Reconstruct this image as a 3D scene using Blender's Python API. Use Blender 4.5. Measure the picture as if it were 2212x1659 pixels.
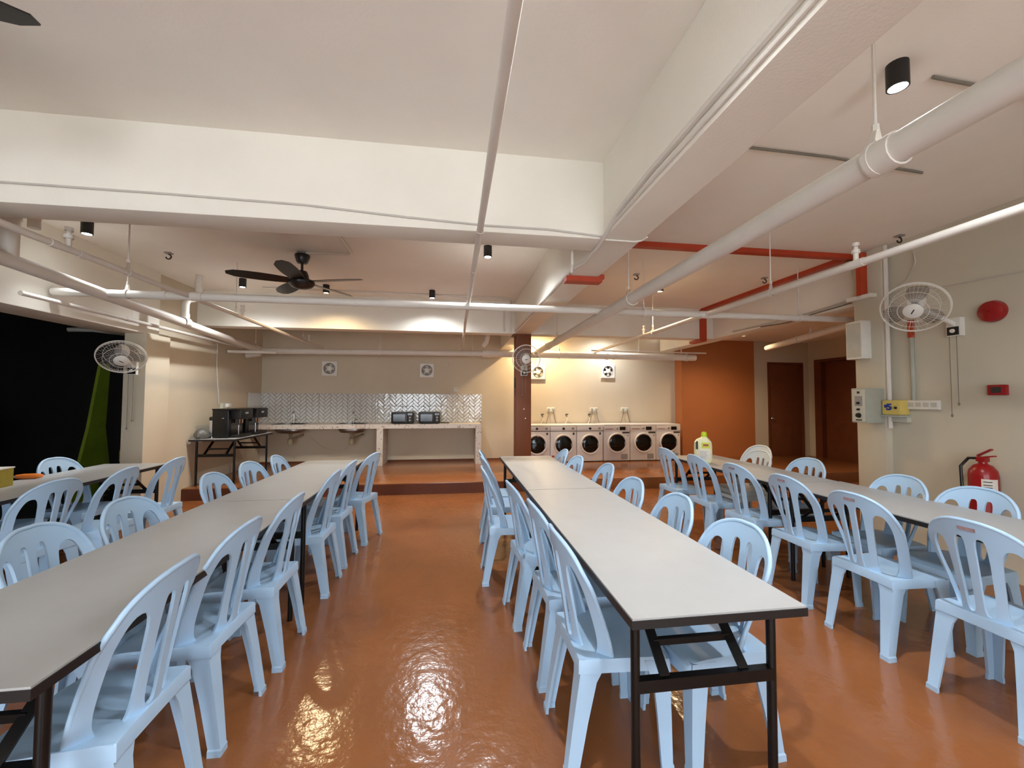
import bpy, bmesh, math, random
from mathutils import Vector, Matrix
random.seed(7)
R = math.radians
for o in list(bpy.data.objects): bpy.data.objects.remove(o)
SC = bpy.context.scene
COL = SC.collection

# ------------------------------------------------------------------ camera, world, exposure
def make_camera():
    yaw, pitch, roll = R(8.13), R(2.2), R(.21)
    cy, sy, cp, sp = math.cos(yaw), math.sin(yaw), math.cos(pitch), math.sin(pitch)
    f = Vector((sy*cp, cy*cp, sp)); r = Vector((cy, -sy, 0)); u = r.cross(f)
    c, s = math.cos(roll), math.sin(roll)
    r2 = c*r + s*u; u2 = -s*r + c*u
    cam = bpy.data.cameras.new('camera'); ob = bpy.data.objects.new('camera', cam); COL.objects.link(ob)
    cam.sensor_fit = 'HORIZONTAL'; cam.sensor_width = 36; cam.lens = 885/2212*36; cam.clip_start = .02
    m = Matrix((r2, u2, -f)).transposed().to_4x4(); m.translation = (0, 0, 1.42)
    ob.matrix_world = m
    SC.camera = ob
make_camera()
SC.view_settings.view_transform = 'Standard'
SC.view_settings.look = 'None'
SC.view_settings.gamma = 1
SC.view_settings.use_curve_mapping = False
SC.view_settings.exposure = 0.68
wd = bpy.data.worlds.new('world'); SC.world = wd; wd.use_nodes = True
bg = wd.node_tree.nodes['Background']
bg.inputs[0].default_value = (.86, .93, 1.0, 1); bg.inputs[1].default_value = 6.8

# ------------------------------------------------------------------ materials
def srgb(r, g, b):
    f = lambda c: (c/255/12.92) if c <= 10 else ((c/255+.055)/1.055)**2.4
    return (f(r), f(g), f(b), 1)
def mat(name, col, rough=.6, metal=0, var=.06, scale=6, bump=0, bscale=60, coat=0, ior=None, trans=0, alpha=1, detail=4, dist=.1):
    m = bpy.data.materials.new(name); m.use_nodes = True
    nt = m.node_tree; b = nt.nodes['Principled BSDF']; N = nt.nodes.new; L = nt.links.new
    col = srgb(*col)
    b.inputs['Roughness'].default_value = rough; b.inputs['Metallic'].default_value = metal
    b.inputs['Base Color'].default_value = col
    if ior: b.inputs['IOR'].default_value = ior
    if coat: b.inputs['Coat Weight'].default_value = coat; b.inputs['Coat Roughness'].default_value = .1
    if trans: b.inputs['Transmission Weight'].default_value = trans
    if alpha < 1: b.inputs['Alpha'].default_value = alpha
    tc = N('ShaderNodeTexCoord')
    if var:
        n = N('ShaderNodeTexNoise'); n.inputs['Scale'].default_value = scale; n.inputs['Detail'].default_value = detail
        L(tc.outputs['Object'], n.inputs['Vector'])
        cr = N('ShaderNodeValToRGB'); e = cr.color_ramp.elements
        e[0].position = .3; e[1].position = .72
        e[0].color = tuple(c*(1-var) for c in col[:3])+(1,); e[1].color = tuple(min(1, c*(1+var)) for c in col[:3])+(1,)
        L(n.outputs['Fac'], cr.inputs[0]); L(cr.outputs[0], b.inputs['Base Color'])
    if bump:
        n2 = N('ShaderNodeTexNoise'); n2.inputs['Scale'].default_value = bscale; n2.inputs['Detail'].default_value = 3
        L(tc.outputs['Object'], n2.inputs['Vector'])
        bp = N('ShaderNodeBump'); bp.inputs['Strength'].default_value = bump; bp.inputs['Distance'].default_value = dist
        L(n2.outputs['Fac'], bp.inputs['Height']); L(bp.outputs[0], b.inputs['Normal'])
    return m
def emis(name, col, s):
    m = bpy.data.materials.new(name); m.use_nodes = True; nt = m.node_tree
    b = nt.nodes['Principled BSDF']; b.inputs['Base Color'].default_value = (.8, .8, .8, 1)
    b.inputs['Emission Color'].default_value = col+(1,); b.inputs['Emission Strength'].default_value = s
    return m
M = {}
M['floor'] = mat('terracotta_epoxy', (142, 88, 50), .16, var=.12, scale=1.6, bump=.16, bscale=17, dist=.02, detail=6)
M['riser'] = mat('riser_shade_brown', (94, 46, 24), .5, var=.1, scale=3, bump=.2, bscale=40, dist=.01)  # darker than the floor: shade on the riser put into the colour
M['white'] = mat('white_emulsion', (238, 233, 220), .75, var=.05, scale=1.3, bump=.25, bscale=90, dist=.004, detail=6)
M['ceil'] = mat('ceiling_paint', (245, 240, 230), .8, var=.06, scale=.9, bump=.2, bscale=70, dist=.004, detail=6)
M['cream'] = mat('cream_wall_paint', (204, 191, 168), .7, var=.05, scale=1.1, bump=.2, bscale=80, dist=.004, detail=6)
M['rwall'] = mat('putty_wall_paint', (200, 192, 172), .7, var=.05, scale=1.2, bump=.2, bscale=80, dist=.004, detail=6)
M['orange'] = mat('orange_wall_paint', (176, 106, 58), .6, var=.05, scale=1.2, bump=.2, bscale=80, dist=.004)
M['brown'] = mat('brown_column_paint', (112, 60, 28), .55, var=.08, scale=3, bump=.2, bscale=60, dist=.004)
M['dark'] = mat('painted_darkness', (26, 23, 21), .9, var=.1, scale=1)  # near-black colour stands in for the neighbouring room's darkness
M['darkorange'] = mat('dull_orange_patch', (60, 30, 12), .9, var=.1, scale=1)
M['lime'] = mat('lime_green_paint', (120, 140, 24), .7, var=.25, scale=2.5)
M['door'] = mat('dark_wood_door', (112, 62, 34), .5, var=.12, scale=5)
M['doorframe'] = mat('dark_wood_frame', (104, 54, 26), .5, var=.1, scale=5)
M['pipe'] = mat('white_painted_pipe', (222, 216, 206), .45, var=.04, scale=5, bump=.1, bscale=60, dist=.003)
M['red'] = mat('red_oxide_paint', (176, 58, 24), .5, var=.1, scale=8)
M['chair'] = mat('light_blue_plastic', (172, 202, 229), .38, var=.03, scale=5, bump=.05, bscale=300, dist=.001)
M['chairw'] = mat('pale_grey_plastic', (206, 212, 214), .4, var=.03, scale=5)
M['laminate'] = mat('grey_white_laminate', (172, 172, 170), .42, var=.025, scale=9)
M['edge'] = mat('black_edge_band', (26, 25, 25), .45, var=.1, scale=20)
M['blackmetal'] = mat('black_powder_coat', (20, 19, 19), .35, metal=.3, var=.1, scale=30)
M['black'] = mat('black_plastic', (14, 14, 15), .3, var=.1, scale=20)
M['blackm'] = mat('matte_black_paint', (17, 16, 16), .5, var=.1, scale=20)
M['glassblack'] = mat('dark_glass', (9, 9, 11), .13, var=0)
M['steel'] = mat('chrome', (205, 205, 205), .18, metal=1, var=.03, scale=20)
M['sinksteel'] = mat('brushed_steel', (150, 148, 145), .35, metal=1, var=.08, scale=30)
M['appl'] = mat('appliance_white', (222, 215, 210), .35, var=.02, scale=5)
M['applgrey'] = mat('appliance_grey', (150, 146, 143), .5, var=.03, scale=20)
M['plastic'] = mat('white_plastic', (226, 223, 214), .4, var=.03, scale=10)
M['offwhite'] = mat('aged_white_plastic', (196, 194, 180), .45, var=.05, scale=10)
M['greybox'] = mat('grey_steel_box', (170, 172, 160), .45, var=.05, scale=12)
M['clear'] = mat('smoky_clear_plastic', (168, 168, 164), .2, var=0, alpha=.55)
M['blade'] = mat('smoke_fan_blade', (66, 64, 62), .3, var=.02, alpha=.42)
M['firered'] = mat('fire_red_paint', (150, 16, 20), .3, var=.05, scale=6)
M['label'] = mat('paper_label', (222, 216, 206), .6, var=.03, scale=40)
M['ink'] = mat('dark_ink', (50, 46, 44), .6, var=0)
M['blueink'] = mat('blue_ink', (30, 52, 140), .5, var=0)
M['redink'] = mat('red_brown_ink', (150, 60, 40), .5, var=0)
M['yellowbox'] = mat('cream_yellow_plastic', (214, 190, 104), .45, var=.05, scale=14)
M['carton'] = mat('olive_yellow_carton', (150, 132, 36), .6, var=.12, scale=20)
M['orangepl'] = mat('orange_plastic', (232, 128, 50), .4, var=.05, scale=20)
M['bottle'] = mat('pale_yellow_bottle', (232, 229, 182), .3, var=.04, scale=8)
M['cap'] = mat('lime_cap', (190, 214, 20), .35, var=.04, scale=20)
M['labely'] = mat('yellow_green_label', (206, 206, 70), .5, var=.1, scale=60)
M['bag'] = mat('grey_plastic_bag', (96, 94, 90), .35, var=.2, scale=9, bump=.5, bscale=25, dist=.02)
M['tile'] = mat('glossy_white_tile', (214, 213, 208), .12, var=.03, scale=5, coat=.3)
M['grout'] = mat('grey_grout', (112, 108, 102), .8, var=.05, scale=20)
M['cable'] = mat('pale_cable', (196, 190, 180), .6, var=.05, scale=20)
M['greycable'] = mat('grey_cord', (120, 114, 104), .6, var=.05, scale=20)
M['trap'] = mat('stained_plastic_trap', (150, 138, 112), .5, var=.2, scale=20)
M['cool'] = emis('cool_lamp_lens', (.86, .93, 1.0), 40)
M['warm'] = emis('warm_lamp_lens', (1.0, .80, .45), 30)
def terrazzo():
    m = mat('speckled_terrazzo', (206, 196, 184), .45, var=0)
    nt = m.node_tree; b = nt.nodes['Principled BSDF']; N = nt.nodes.new; L = nt.links.new
    tc = N('ShaderNodeTexCoord'); v = N('ShaderNodeTexVoronoi'); v.inputs['Scale'].default_value = 26
    L(tc.outputs['Object'], v.inputs['Vector'])
    cr = N('ShaderNodeValToRGB'); e = cr.color_ramp.elements
    e[0].position = .17; e[0].color = srgb(92, 84, 80); e[1].position = .27; e[1].color = srgb(208, 198, 186)
    L(v.outputs['Distance'], cr.inputs[0]); L(cr.outputs[0], b.inputs['Base Color'])
    return m
M['terrazzo'] = terrazzo()

# ------------------------------------------------------------------ mesh helpers
class MB:
    def __init__(s): s.v = []; s.f = []
    def add(s, vs, fs):
        n = len(s.v); s.v += [tuple(p) for p in vs]; s.f += [tuple(i+n for i in f) for f in fs]; return s
    def box(s, x0, x1, y0, y1, z0, z1):
        return s.add([(x0,y0,z0),(x1,y0,z0),(x1,y1,z0),(x0,y1,z0),(x0,y0,z1),(x1,y0,z1),(x1,y1,z1),(x0,y1,z1)],
                     [(0,3,2,1),(4,5,6,7),(0,1,5,4),(1,2,6,5),(2,3,7,6),(3,0,4,7)])
    def cbox(s, x0, x1, y0, y1, z0, z1, c=.005):
        "box with chamfered edges"
        bm = bmesh.new(); t = MB().box(x0,x1,y0,y1,z0,z1)
        vs = [bm.verts.new(p) for p in t.v]
        for f in t.f: bm.faces.new([vs[i] for i in f])
        bmesh.ops.bevel(bm, geom=list(bm.edges), offset=c, segments=2, affect='EDGES', profile=.6)
        bm.verts.index_update()
        s.add([tuple(v.co) for v in bm.verts], [[v.index for v in f.verts] for f in bm.faces]); bm.free(); return s
    def tube(s, pts, r, n=12, cap=True, closed=False):
        pts = [Vector(p) for p in pts]; k = len(pts); rs = r if isinstance(r, (list, tuple)) else [r]*k
        rings = []; nrm = None
        for i, p in enumerate(pts):
            if closed: t = (pts[(i+1) % k]-pts[i-1])
            else: t = pts[min(i+1, k-1)]-pts[max(i-1, 0)]
            t.normalize()
            if nrm is None:
                a = Vector((0,0,1)) if abs(t.z) < .9 else Vector((1,0,0)); nrm = t.cross(a).normalized()
            else: nrm = (nrm-t*nrm.dot(t)).normalized()
            b = t.cross(nrm)
            rings.append([p+(nrm*math.cos(q)+b*math.sin(q))*rs[i] for q in [2*math.pi*j/n for j in range(n)]])
        vs = [q for ring in rings for q in ring]; fs = []
        for i in range(k if closed else k-1):
            i2 = (i+1) % k
            for j in range(n):
                fs.append((i*n+j, i*n+(j+1) % n, i2*n+(j+1) % n, i2*n+j))
        if cap and not closed:
            fs.append(tuple(range(n))[::-1]); fs.append(tuple((k-1)*n+j for j in range(n)))
        return s.add(vs, fs)
    def lathe(s, prof, c=(0,0,0), axis=(0,0,1), n=24, cap=True):
        "profile of (radius, height) swept round axis at c"
        q = Vector((0,0,1)).rotation_difference(Vector(axis).normalized()); c = Vector(c); vs = []; fs = []
        for r, h in prof:
            for j in range(n):
                a = 2*math.pi*j/n; vs.append(c+q @ Vector((r*math.cos(a), r*math.sin(a), h)))
        for i in range(len(prof)-1):
            for j in range(n): fs.append((i*n+j, i*n+(j+1) % n, (i+1)*n+(j+1) % n, (i+1)*n+j))
        if cap:
            if prof[0][0] > 1e-6: fs.append(tuple(range(n))[::-1])
            if prof[-1][0] > 1e-6: fs.append(tuple((len(prof)-1)*n+j for j in range(n)))
        return s.add(vs, fs)
    def prism(s, poly, h0, h1, fn):
        "2-D polygon swept between two heights; fn maps (a,b,h) to 3-D"
        n = len(poly)
        vs = [fn(a, b, h0) for a, b in poly]+[fn(a, b, h1) for a, b in poly]
        fs = [tuple(range(n))[::-1], tuple(range(n, 2*n))]+[(i, (i+1) % n, n+(i+1) % n, n+i) for i in range(n)]
        return s.add(vs, fs)
    def bar(s, a, b, w, t, up=(0,0,1)):
        "rectangular bar from a to b, w across, t thick"
        a, b = Vector(a), Vector(b); d = (b-a).normalized(); up = Vector(up)
        x = d.cross(up)
        if x.length < 1e-4: x = d.cross(Vector((1,0,0)))
        x.normalize(); y = x.cross(d).normalized()
        c = [(-1,-1),(1,-1),(1,1),(-1,1)]
        vs = [p+x*(i*w/2)+y*(j*t/2) for p in (a, b) for i, j in c]
        return s.add(vs, [(3,2,1,0),(4,5,6,7),(0,1,5,4),(1,2,6,5),(2,3,7,6),(3,0,4,7)])
    def mesh(s, name, m, smooth=True, ang=35, weld=False):
        me = bpy.data.meshes.new(name); me.from_pydata([tuple(v) for v in s.v], [], s.f)
        bm = bmesh.new(); bm.from_mesh(me)
        if weld: bmesh.ops.remove_doubles(bm, verts=bm.verts, dist=1e-5)
        bmesh.ops.recalc_face_normals(bm, faces=bm.faces); bm.to_mesh(me); bm.free()
        me.materials.append(M[m])
        if smooth:
            me.shade_smooth(); me.set_sharp_from_angle(angle=R(ang))
        return me
    def build(s, name, m, parent=None, smooth=True, ang=35, loc=None, weld=False):
        return link(name, s.mesh(name, m, smooth, ang, weld), parent, loc)
def link(name, data, parent=None, loc=None):
    o = bpy.data.objects.new(name, data); COL.objects.link(o)
    if parent: o.parent = parent
    if loc: o.location = loc
    return o
def tag(o, label=None, cat=None, group=None, kind=None):
    if label: o['label'] = label
    if cat: o['category'] = cat
    if group: o['group'] = group
    if kind: o['kind'] = kind
    return o
def thing(name, label, cat, loc=(0,0,0), rz=0, group=None):
    o = link(name, None, None, loc); o.rotation_euler = (0, 0, rz); o.empty_display_size = .1
    return tag(o, label, cat, group)
def struct(name, label, mb, m, parent=None, smooth=False):
    o = mb.build(name, m, parent, smooth)
    if not parent: tag(o, label, 'structure', kind='structure')
    return o
def copy_tree(o, parent=None):
    c = o.copy(); COL.objects.link(c); c.parent = parent
    for ch in o.children: copy_tree(ch, c)
    return c
def arc(c, r, a0, a1, n, u, v):
    c, u, v = Vector(c), Vector(u), Vector(v)
    return [c+u*(r*math.cos(a0+(a1-a0)*i/n))+v*(r*math.sin(a0+(a1-a0)*i/n)) for i in range(n+1)]

# ------------------------------------------------------------------ lamps (housing, lens and its own light)
def lamp(x, y, z, label, warm=False, power=60, size=155, tilt=(0, 0), r=.043, h=.115):
    t = thing('ceiling_downlight', label, 'lamp', (x, y, z), 0, 'black cylinder downlights')
    hb = MB().lathe([(r,-h),(r,0),(.001,0)], n=20, cap=False); hb.lathe([(r,-h),(r-.006,-h),(r-.006,-h+.02)], n=20, cap=False)
    hb.build('housing', 'blackm', t)
    MB().lathe([(.001,-h+.012),(r-.007,-h+.010),(r-.007,-h+.016)], n=20, cap=False).build('lens', 'warm' if warm else 'cool', t)
    ld = bpy.data.lights.new('downlight_beam', 'SPOT'); ld.energy = power; ld.spot_size = R(size); ld.spot_blend = 1.0
    ld.shadow_soft_size = .03
    ld.color = (1, .74, .42) if warm else (.90, .95, 1)
    lo = bpy.data.objects.new('downlight_beam', ld); COL.objects.link(lo); lo.parent = t
    lo.location = (0, 0, -h-.01); lo.rotation_euler = (R(tilt[0]), R(tilt[1]), 0)
    return t
LAMPS = [
 (-3.28, 4.14, 3.01, 'black cylinder downlight above the far left chairs by dark opening', False, 45, 85),
 (-2.78, 5.83, 3.01, 'black cylinder downlight left of the ceiling fan near the kitchen beam', False, 80),
 (-1.77, 5.97, 3.01, 'black cylinder downlight with warm glow just right of the ceiling fan hub', True, 70),
 (-.32, 6.03, 3.01, 'black cylinder downlight near the kitchen beam, right of the fan', False, 85),
 (.34, 4.19, 3.01, 'black cylinder downlight beside the thin pipe and cross beam', False, 80),
 (2.06, 1.6, 3.01, 'large bright black cylinder downlight above the thick white pipe', False, 85),
 (2.77, 5.18, 3.01, 'warm downlight half hidden behind the thick white pipe', True, 70),
 (.46, 1.12, 3.01, 'cool downlight above the centre table close to the camera', False, 85, 120),
 (3.2, -.9, 3.01, 'added cool fill downlight by the right wall behind the camera', False, 35),  # unseen lamp, added for general fill
 (1.74, 8.15, 3.01, 'warm downlight in the bay behind the brown column', True, 130, 172),
 (3.2, 8.15, 3.01, 'cool downlight in the bay above the washing machines', False, 60),
 (6.4, 5.4, 2.76, 'added dim cool fill downlight in the corridor by the doors', False, 22),  # unseen lamp, added to brighten the corridor walls and doors
 (5.45, 7.05, 2.76, 'warm downlight in front of the orange wall', True, 75),
]
for a in LAMPS: lamp(*a[:4], warm=a[4], power=a[5], size=a[6] if len(a) > 6 else 155)

# ------------------------------------------------------------------ structure
ZP, ZC, ZB, YB = .17, 3.01, 2.49, 8.63
struct('floor', 'glossy terracotta painted concrete floor of the dining area', MB().box(-3.9,8.4,-3,6.32,-.12,0), 'floor')
struct('floor_platform', 'raised terracotta platform along the kitchen and laundry wall', MB().cbox(-3.72,8.4,6.32,8.8,-.1,ZP,.008), 'floor', smooth=True)
struct('ceiling', 'white painted concrete ceiling slab', MB().box(-4.2,4.6,-3,8.8,ZC,ZC+.15), 'ceil')
struct('ceiling_corridor', 'lower ceiling over the corridor by the doors', MB().box(4.6,8.4,3.7,8.8,2.76,2.9), 'ceil')
struct('wall_back', 'cream back wall behind the counter and washing machines', MB().box(-4.2,5.0,YB,YB+.2,-.1,ZC), 'cream')
struct('wall_left', 'cream left wall of the kitchen bay', MB().box(-4.0,-3.72,5.7,YB,0,ZC), 'cream')
struct('wall_right', 'putty coloured right wall with fan and extinguisher', MB().box(4.37,4.6,-3,3.6,0,ZC), 'rwall')
struct('wall_accent', 'orange painted wall beside the washing machines', MB().box(4.95,6.705,8.35,8.7,.0,2.8), 'orange')
struct('wall_corridor', 'cream wall around the far dark door', MB().box(6.705,7.03,8.35,8.7,0,2.8).box(7.93,8.4,8.35,8.7,0,2.8).box(7.03,7.93,8.35,8.7,2.29,2.8), 'cream')
struct('wall_corridor_side', 'cream side wall around the near dark door', MB().box(8.08,8.4,8.17,8.35,0,2.8).box(8.08,8.4,3.7,6.9,0,2.8).box(8.08,8.4,6.9,8.17,2.34,2.8), 'cream')
struct('wall_corridor_front', 'cream wall closing the corridor behind the right wall', MB().box(4.6,8.4,3.55,3.72,0,2.8), 'cream')
struct('wall_front', 'cream wall behind the camera with an added wide daylight opening',  # opening added for fill light, after bright reflections in the tiles
       MB().box(-4.0,-3.1,-3.1,-2.9,0,ZC).box(2.2,4.5,-3.1,-2.9,0,ZC).box(-3.1,2.2,-3.1,-2.9,2.4,ZC).box(-3.1,2.2,-3.1,-2.9,0,.5).box(-.5,.8,-3.1,-2.9,.5,2.4), 'cream')
struct('ceiling_beam', 'white depth beam running from the camera to the brown column', MB().cbox(.98,1.24,-3,6.56,ZB,ZC+.02,.012), 'white', smooth=True)
struct('ceiling_beam', 'white depth beam behind the brown column', MB().cbox(.98,1.24,6.74,YB+.05,ZB,ZC+.02,.012), 'white', smooth=True)
struct('ceiling_beam', 'white cross beam nearest the camera', MB().cbox(-3.75,1.0,2.575,2.80,ZB,ZC+.02,.012), 'white', smooth=True)
struct('ceiling_beam', 'white cross beam in front of the kitchen bay', MB().cbox(-3.80,4.50,6.54,6.77,ZB,ZC+.02,.012), 'white', smooth=True)
struct('ceiling_beam', 'white beam above the dark opening on the left', MB().cbox(-4.1,-3.68,-3,5.72,2.2,ZC+.02,.012), 'white', smooth=True)
struct('ceiling_beam', 'white beam on the right leading to the orange wall', MB().cbox(4.47,4.75,3.8,8.4,ZB,ZC+.02,.012), 'white', smooth=True)
struct('column_brown', 'brown painted square column with a wall fan', MB().cbox(1.0,1.25,6.54,6.79,ZP,ZB+.005,.008), 'brown', smooth=True)
struct('column_left', 'cream column at the edge of the dark opening', MB().cbox(-3.9,-3.66,5.48,5.9,0,2.21,.01), 'cream', smooth=True)
struct('column_right', 'pale column at the end of the right wall', MB().cbox(4.30,4.62,3.55,3.85,0,ZC,.01), 'rwall', smooth=True)
# column joint trim
struct('trim_1', 'dark bracket at the top of the brown column', MB().box(.955,1.0,6.55,6.79,2.465,2.49), 'brown')
struct('riser_shade', 'riser of the kitchen platform with its shade painted dark brown', MB().box(-3.72,1.45,6.312,6.322,0,ZP-.012), 'riser')  # dark strip paints shade onto the left part of the platform front
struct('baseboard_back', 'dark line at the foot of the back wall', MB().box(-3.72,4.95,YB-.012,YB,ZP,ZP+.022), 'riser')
# neighbouring room, its darkness put into near-black surface colour
struct('wall_dark_room', 'room beyond the opening on the left, darkness painted on its walls',
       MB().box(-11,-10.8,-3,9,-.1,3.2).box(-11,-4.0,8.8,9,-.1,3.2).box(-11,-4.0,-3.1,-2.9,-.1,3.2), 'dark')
struct('ceiling_dark_room', 'ceiling beyond the opening on the left with darkness painted on', MB().box(-11,-4.1,-3,9,3.0,3.15), 'dark')
struct('floor_dark_room', 'floor beyond the opening on the left with darkness painted on', MB().box(-11,-3.9,-3,9,-.12,-.004), 'dark')
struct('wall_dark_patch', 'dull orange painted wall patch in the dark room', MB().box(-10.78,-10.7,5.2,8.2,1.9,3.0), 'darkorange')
# doors
d = struct('door_1', None, MB().cbox(7.07,7.90,8.37,8.41,ZP,2.25,.004), 'door', smooth=True); tag(d, 'dark brown flush door facing the camera beside the orange wall', 'door', kind='structure')
MB().box(7.03,7.07,8.33,8.42,ZP,2.29).box(7.90,7.93,8.33,8.42,ZP,2.29).box(7.07,7.90,8.33,8.42,2.25,2.29).build('door_frame', 'doorframe', d, False)
MB().lathe([(.001,0),(.028,.002),(.03,.02),(.018,.03),(.016,.045),(.03,.05),(.032,.07),(.001,.085)], (7.14,8.37,1.02), (0,-1,0), 16).build('door_knob', 'steel', d)
d = struct('door_2', None, MB().cbox(8.16,8.20,6.96,8.0,ZP,2.28,.004), 'door', smooth=True); tag(d, 'dark brown door in the corridor side wall behind the right column', 'door', kind='structure')
MB().box(8.05,8.22,8.0,8.17,ZP,2.34).box(8.05,8.22,6.9,6.96,ZP,2.34).box(8.05,8.22,6.96,8.0,2.28,2.34).build('door_frame', 'doorframe', d, False)

# things dimly seen in the dark room
g = thing('leaning_board', 'lime green board standing in the dark room behind left column', 'board', (0,0,0))
MB().prism([(6.25,.0),(6.95,.0),(6.78,1.0),(6.82,1.92),(6.66,1.92),(6.50,1.0)], -5.02,-5.06, lambda a,b,h: Vector((h,a,b))).build('panel', 'lime', g, False)
MB().box(-5.06,-5.02,7.1,7.45,.45,.62).build('low_rail', 'lime', g, False)
tag(MB().tube([(-5.9,7.2,2.48),(-5.6,7.25,2.49),(-4.9,7.3,2.42),(-4.3,7.3,2.36)], .035, 12).build('pipe', 'pipe'), 'grey pipe dimly seen under the dark room ceiling', 'pipe')
b_ = MB().lathe([(.001,0),(.2,.02),(.27,.15),(.28,.32),(.24,.5),(.12,.6),(.001,.63)], (0,0,0), n=18)
for i, v in enumerate(b_.v):
    k = 1+.08*math.sin(i*2.3); b_.v[i] = (v[0]*k, v[1]*k, v[2])
sack = b_.build('sack', 'bag', None, loc=(-7.0,6.25,.6)); tag(sack, 'grey sack standing in the dark room at left edge', 'sack')
stool = thing('stand', 'low stand under the grey sack in the dark room', 'stand', (-7.0,6.25,-.004))
MB().cbox(-.3,.3,-.3,.3,.56,.604,.01).build('top', 'dark', stool)
for sx in (-1,1):
    for sy in (-1,1): MB().box(sx*.26-.02,sx*.26+.02,sy*.26-.02,sy*.26+.02,0,.56).build('leg', 'dark', stool, False)

# ------------------------------------------------------------------ chairs
def superhole(v, v0, v1, p, q):
    t = 2*(v-(v0+v1)/2)/(v1-v0)
    return max(0., 1-abs(t)**p)**(1/q) if abs(t) < 1 else 0.
def back_mesh():
    Z0, Z1 = .40, .872
    holes = [(-.835,-.45,.03,.795,4,2.4), (-.285,-.08,.10,.845,8,3.), (.08,.285,.10,.845,8,3.), (.45,.835,.03,.795,4,2.4)]
    def rw(v): return .163+.044*min(1, v/.62)**.9
    def ow(v):
        w = rw(v)
        if v > .60: w *= max(0., 1-((v-.60)/.40)**2.5)**(1/2.3)
        return max(w, .012)
    vs_ = set([i/24*.58 for i in range(25)])
    vs_ |= {.60+.40*math.sin(i/14*math.pi/2) for i in range(15)}
    for h in holes:
        for e in (.006, .02, .045): vs_ |= {h[2]+e, h[3]-e}
        vs_ |= {h[2], h[3]}
    V = sorted(vs_)
    V2 = [V[0]]
    for v in V[1:]:
        if v-V2[-1] > .004: V2.append(v)
    V = V2
    def P(x, v):
        z = Z0+(Z1-Z0)*v
        y = -.158-.076*v**1.15+(x/.2)**2*(.135*max(0,1-v*1.25)**1.3+.05)
        return (x, y, z)
    mb = MB()
    rows = []
    for v in V:
        b = [-ow(v)]
        for (a, c, v0, v1, p, q) in holes:
            m_, hw = (a+c)/2*rw(v), (c-a)/2*rw(v)*superhole(v, v0, v1, p, q)
            lim = ow(v)-.004
            b += [max(-lim, min(lim, m_-hw)), max(-lim, min(lim, m_+hw))]
        b.append(ow(v)); rows.append(b)
    NU = 3
    for i in range(len(V)-1):
        for k in range(5):
            a0, b0, a1, b1 = rows[i][2*k], rows[i][2*k+1], rows[i+1][2*k], rows[i+1][2*k+1]
            for u in range(NU):
                q = [P(a0+(b0-a0)*u/NU, V[i]), P(a0+(b0-a0)*(u+1)/NU, V[i]), P(a1+(b1-a1)*(u+1)/NU, V[i+1]), P(a1+(b1-a1)*u/NU, V[i+1])]
                mb.add(q, [(0,1,2,3)])
    # solid from sheet
    me = bpy.data.meshes.new('b'); me.from_pydata(mb.v, [], mb.f)
    bm = bmesh.new(); bm.from_mesh(me); bmesh.ops.remove_doubles(bm, verts=bm.verts, dist=2e-4)
    bmesh.ops.dissolve_degenerate(bm, edges=bm.edges, dist=1e-5)
    bmesh.ops.recalc_face_normals(bm, faces=bm.faces)
    bmesh.ops.solidify(bm, geom=list(bm.faces), thickness=.011)
    bm.verts.index_update()
    out = MB().add([tuple(v.co) for v in bm.verts], [[v.index for v in f.verts] for f in bm.faces]); bm.free()
    # rolled rim
    pts = [Vector(P(-ow(v), v)) for v in V]+[Vector(P(ow(v), v)) for v in reversed(V)]
    pts = [p+Vector((0,-.004,0)) for p in pts]
    out.tube(pts, .0095, 8)
    return out
def seat_mesh():
    mb = MB(); NU, NV = 14, 12
    def P(u, w):
        y = -.175+.375*w
        hw = (.176+.022*w)*(1-.10*max(0, (w-.82)/.18)**2)
        x = hw*u
        z = .437-.012*(1-u*u)*math.sin(math.pi*min(1, w*1.05))-.022*max(0, (w-.78)/.22)**2-.006*abs(u)**6
        return Vector((x, y-.02*max(0, w-.9)*10*abs(u)**4*.5, z))
    g = [[P(-1+2*i/NU, j/NV) for i in range(NU+1)] for j in range(NV+1)]
    vs = [p for row in g for p in row]; W = NU+1
    mb.add(vs, [(j*W+i, j*W+i+1, (j+1)*W+i+1, (j+1)*W+i) for j in range(NV) for i in range(NU)])
    per = [g[0][i] for i in range(NU+1)]+[g[j][NU] for j in range(1, NV+1)]+[g[NV][i] for i in range(NU-1, -1, -1)]+[g[j][0] for j in range(NV-1, 0, -1)]
    c = Vector((0, .01, 0)); n = len(per)
    ring = lambda out, dz: [Vector((c.x+(p.x-c.x)*(1+out), c.y+(p.y-c.y)*(1+out), p.z+dz)) for p in per]
    rs = [per, ring(.012,-.006), ring(.02,-.05), ring(-.03,-.05), ring(-.04,-.012)]
    for k in range(4): mb.add(rs[k]+rs[k+1], [(i, (i+1) % n, n+(i+1) % n, n+i) for i in range(n)])
    mb.add([Vector((p.x,p.y,p.z-.008)) for p in vs], [(j*W+i, (j+1)*W+i, (j+1)*W+i+1, j*W+i+1) for j in range(NV) for i in range(NU)])
    return mb
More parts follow.
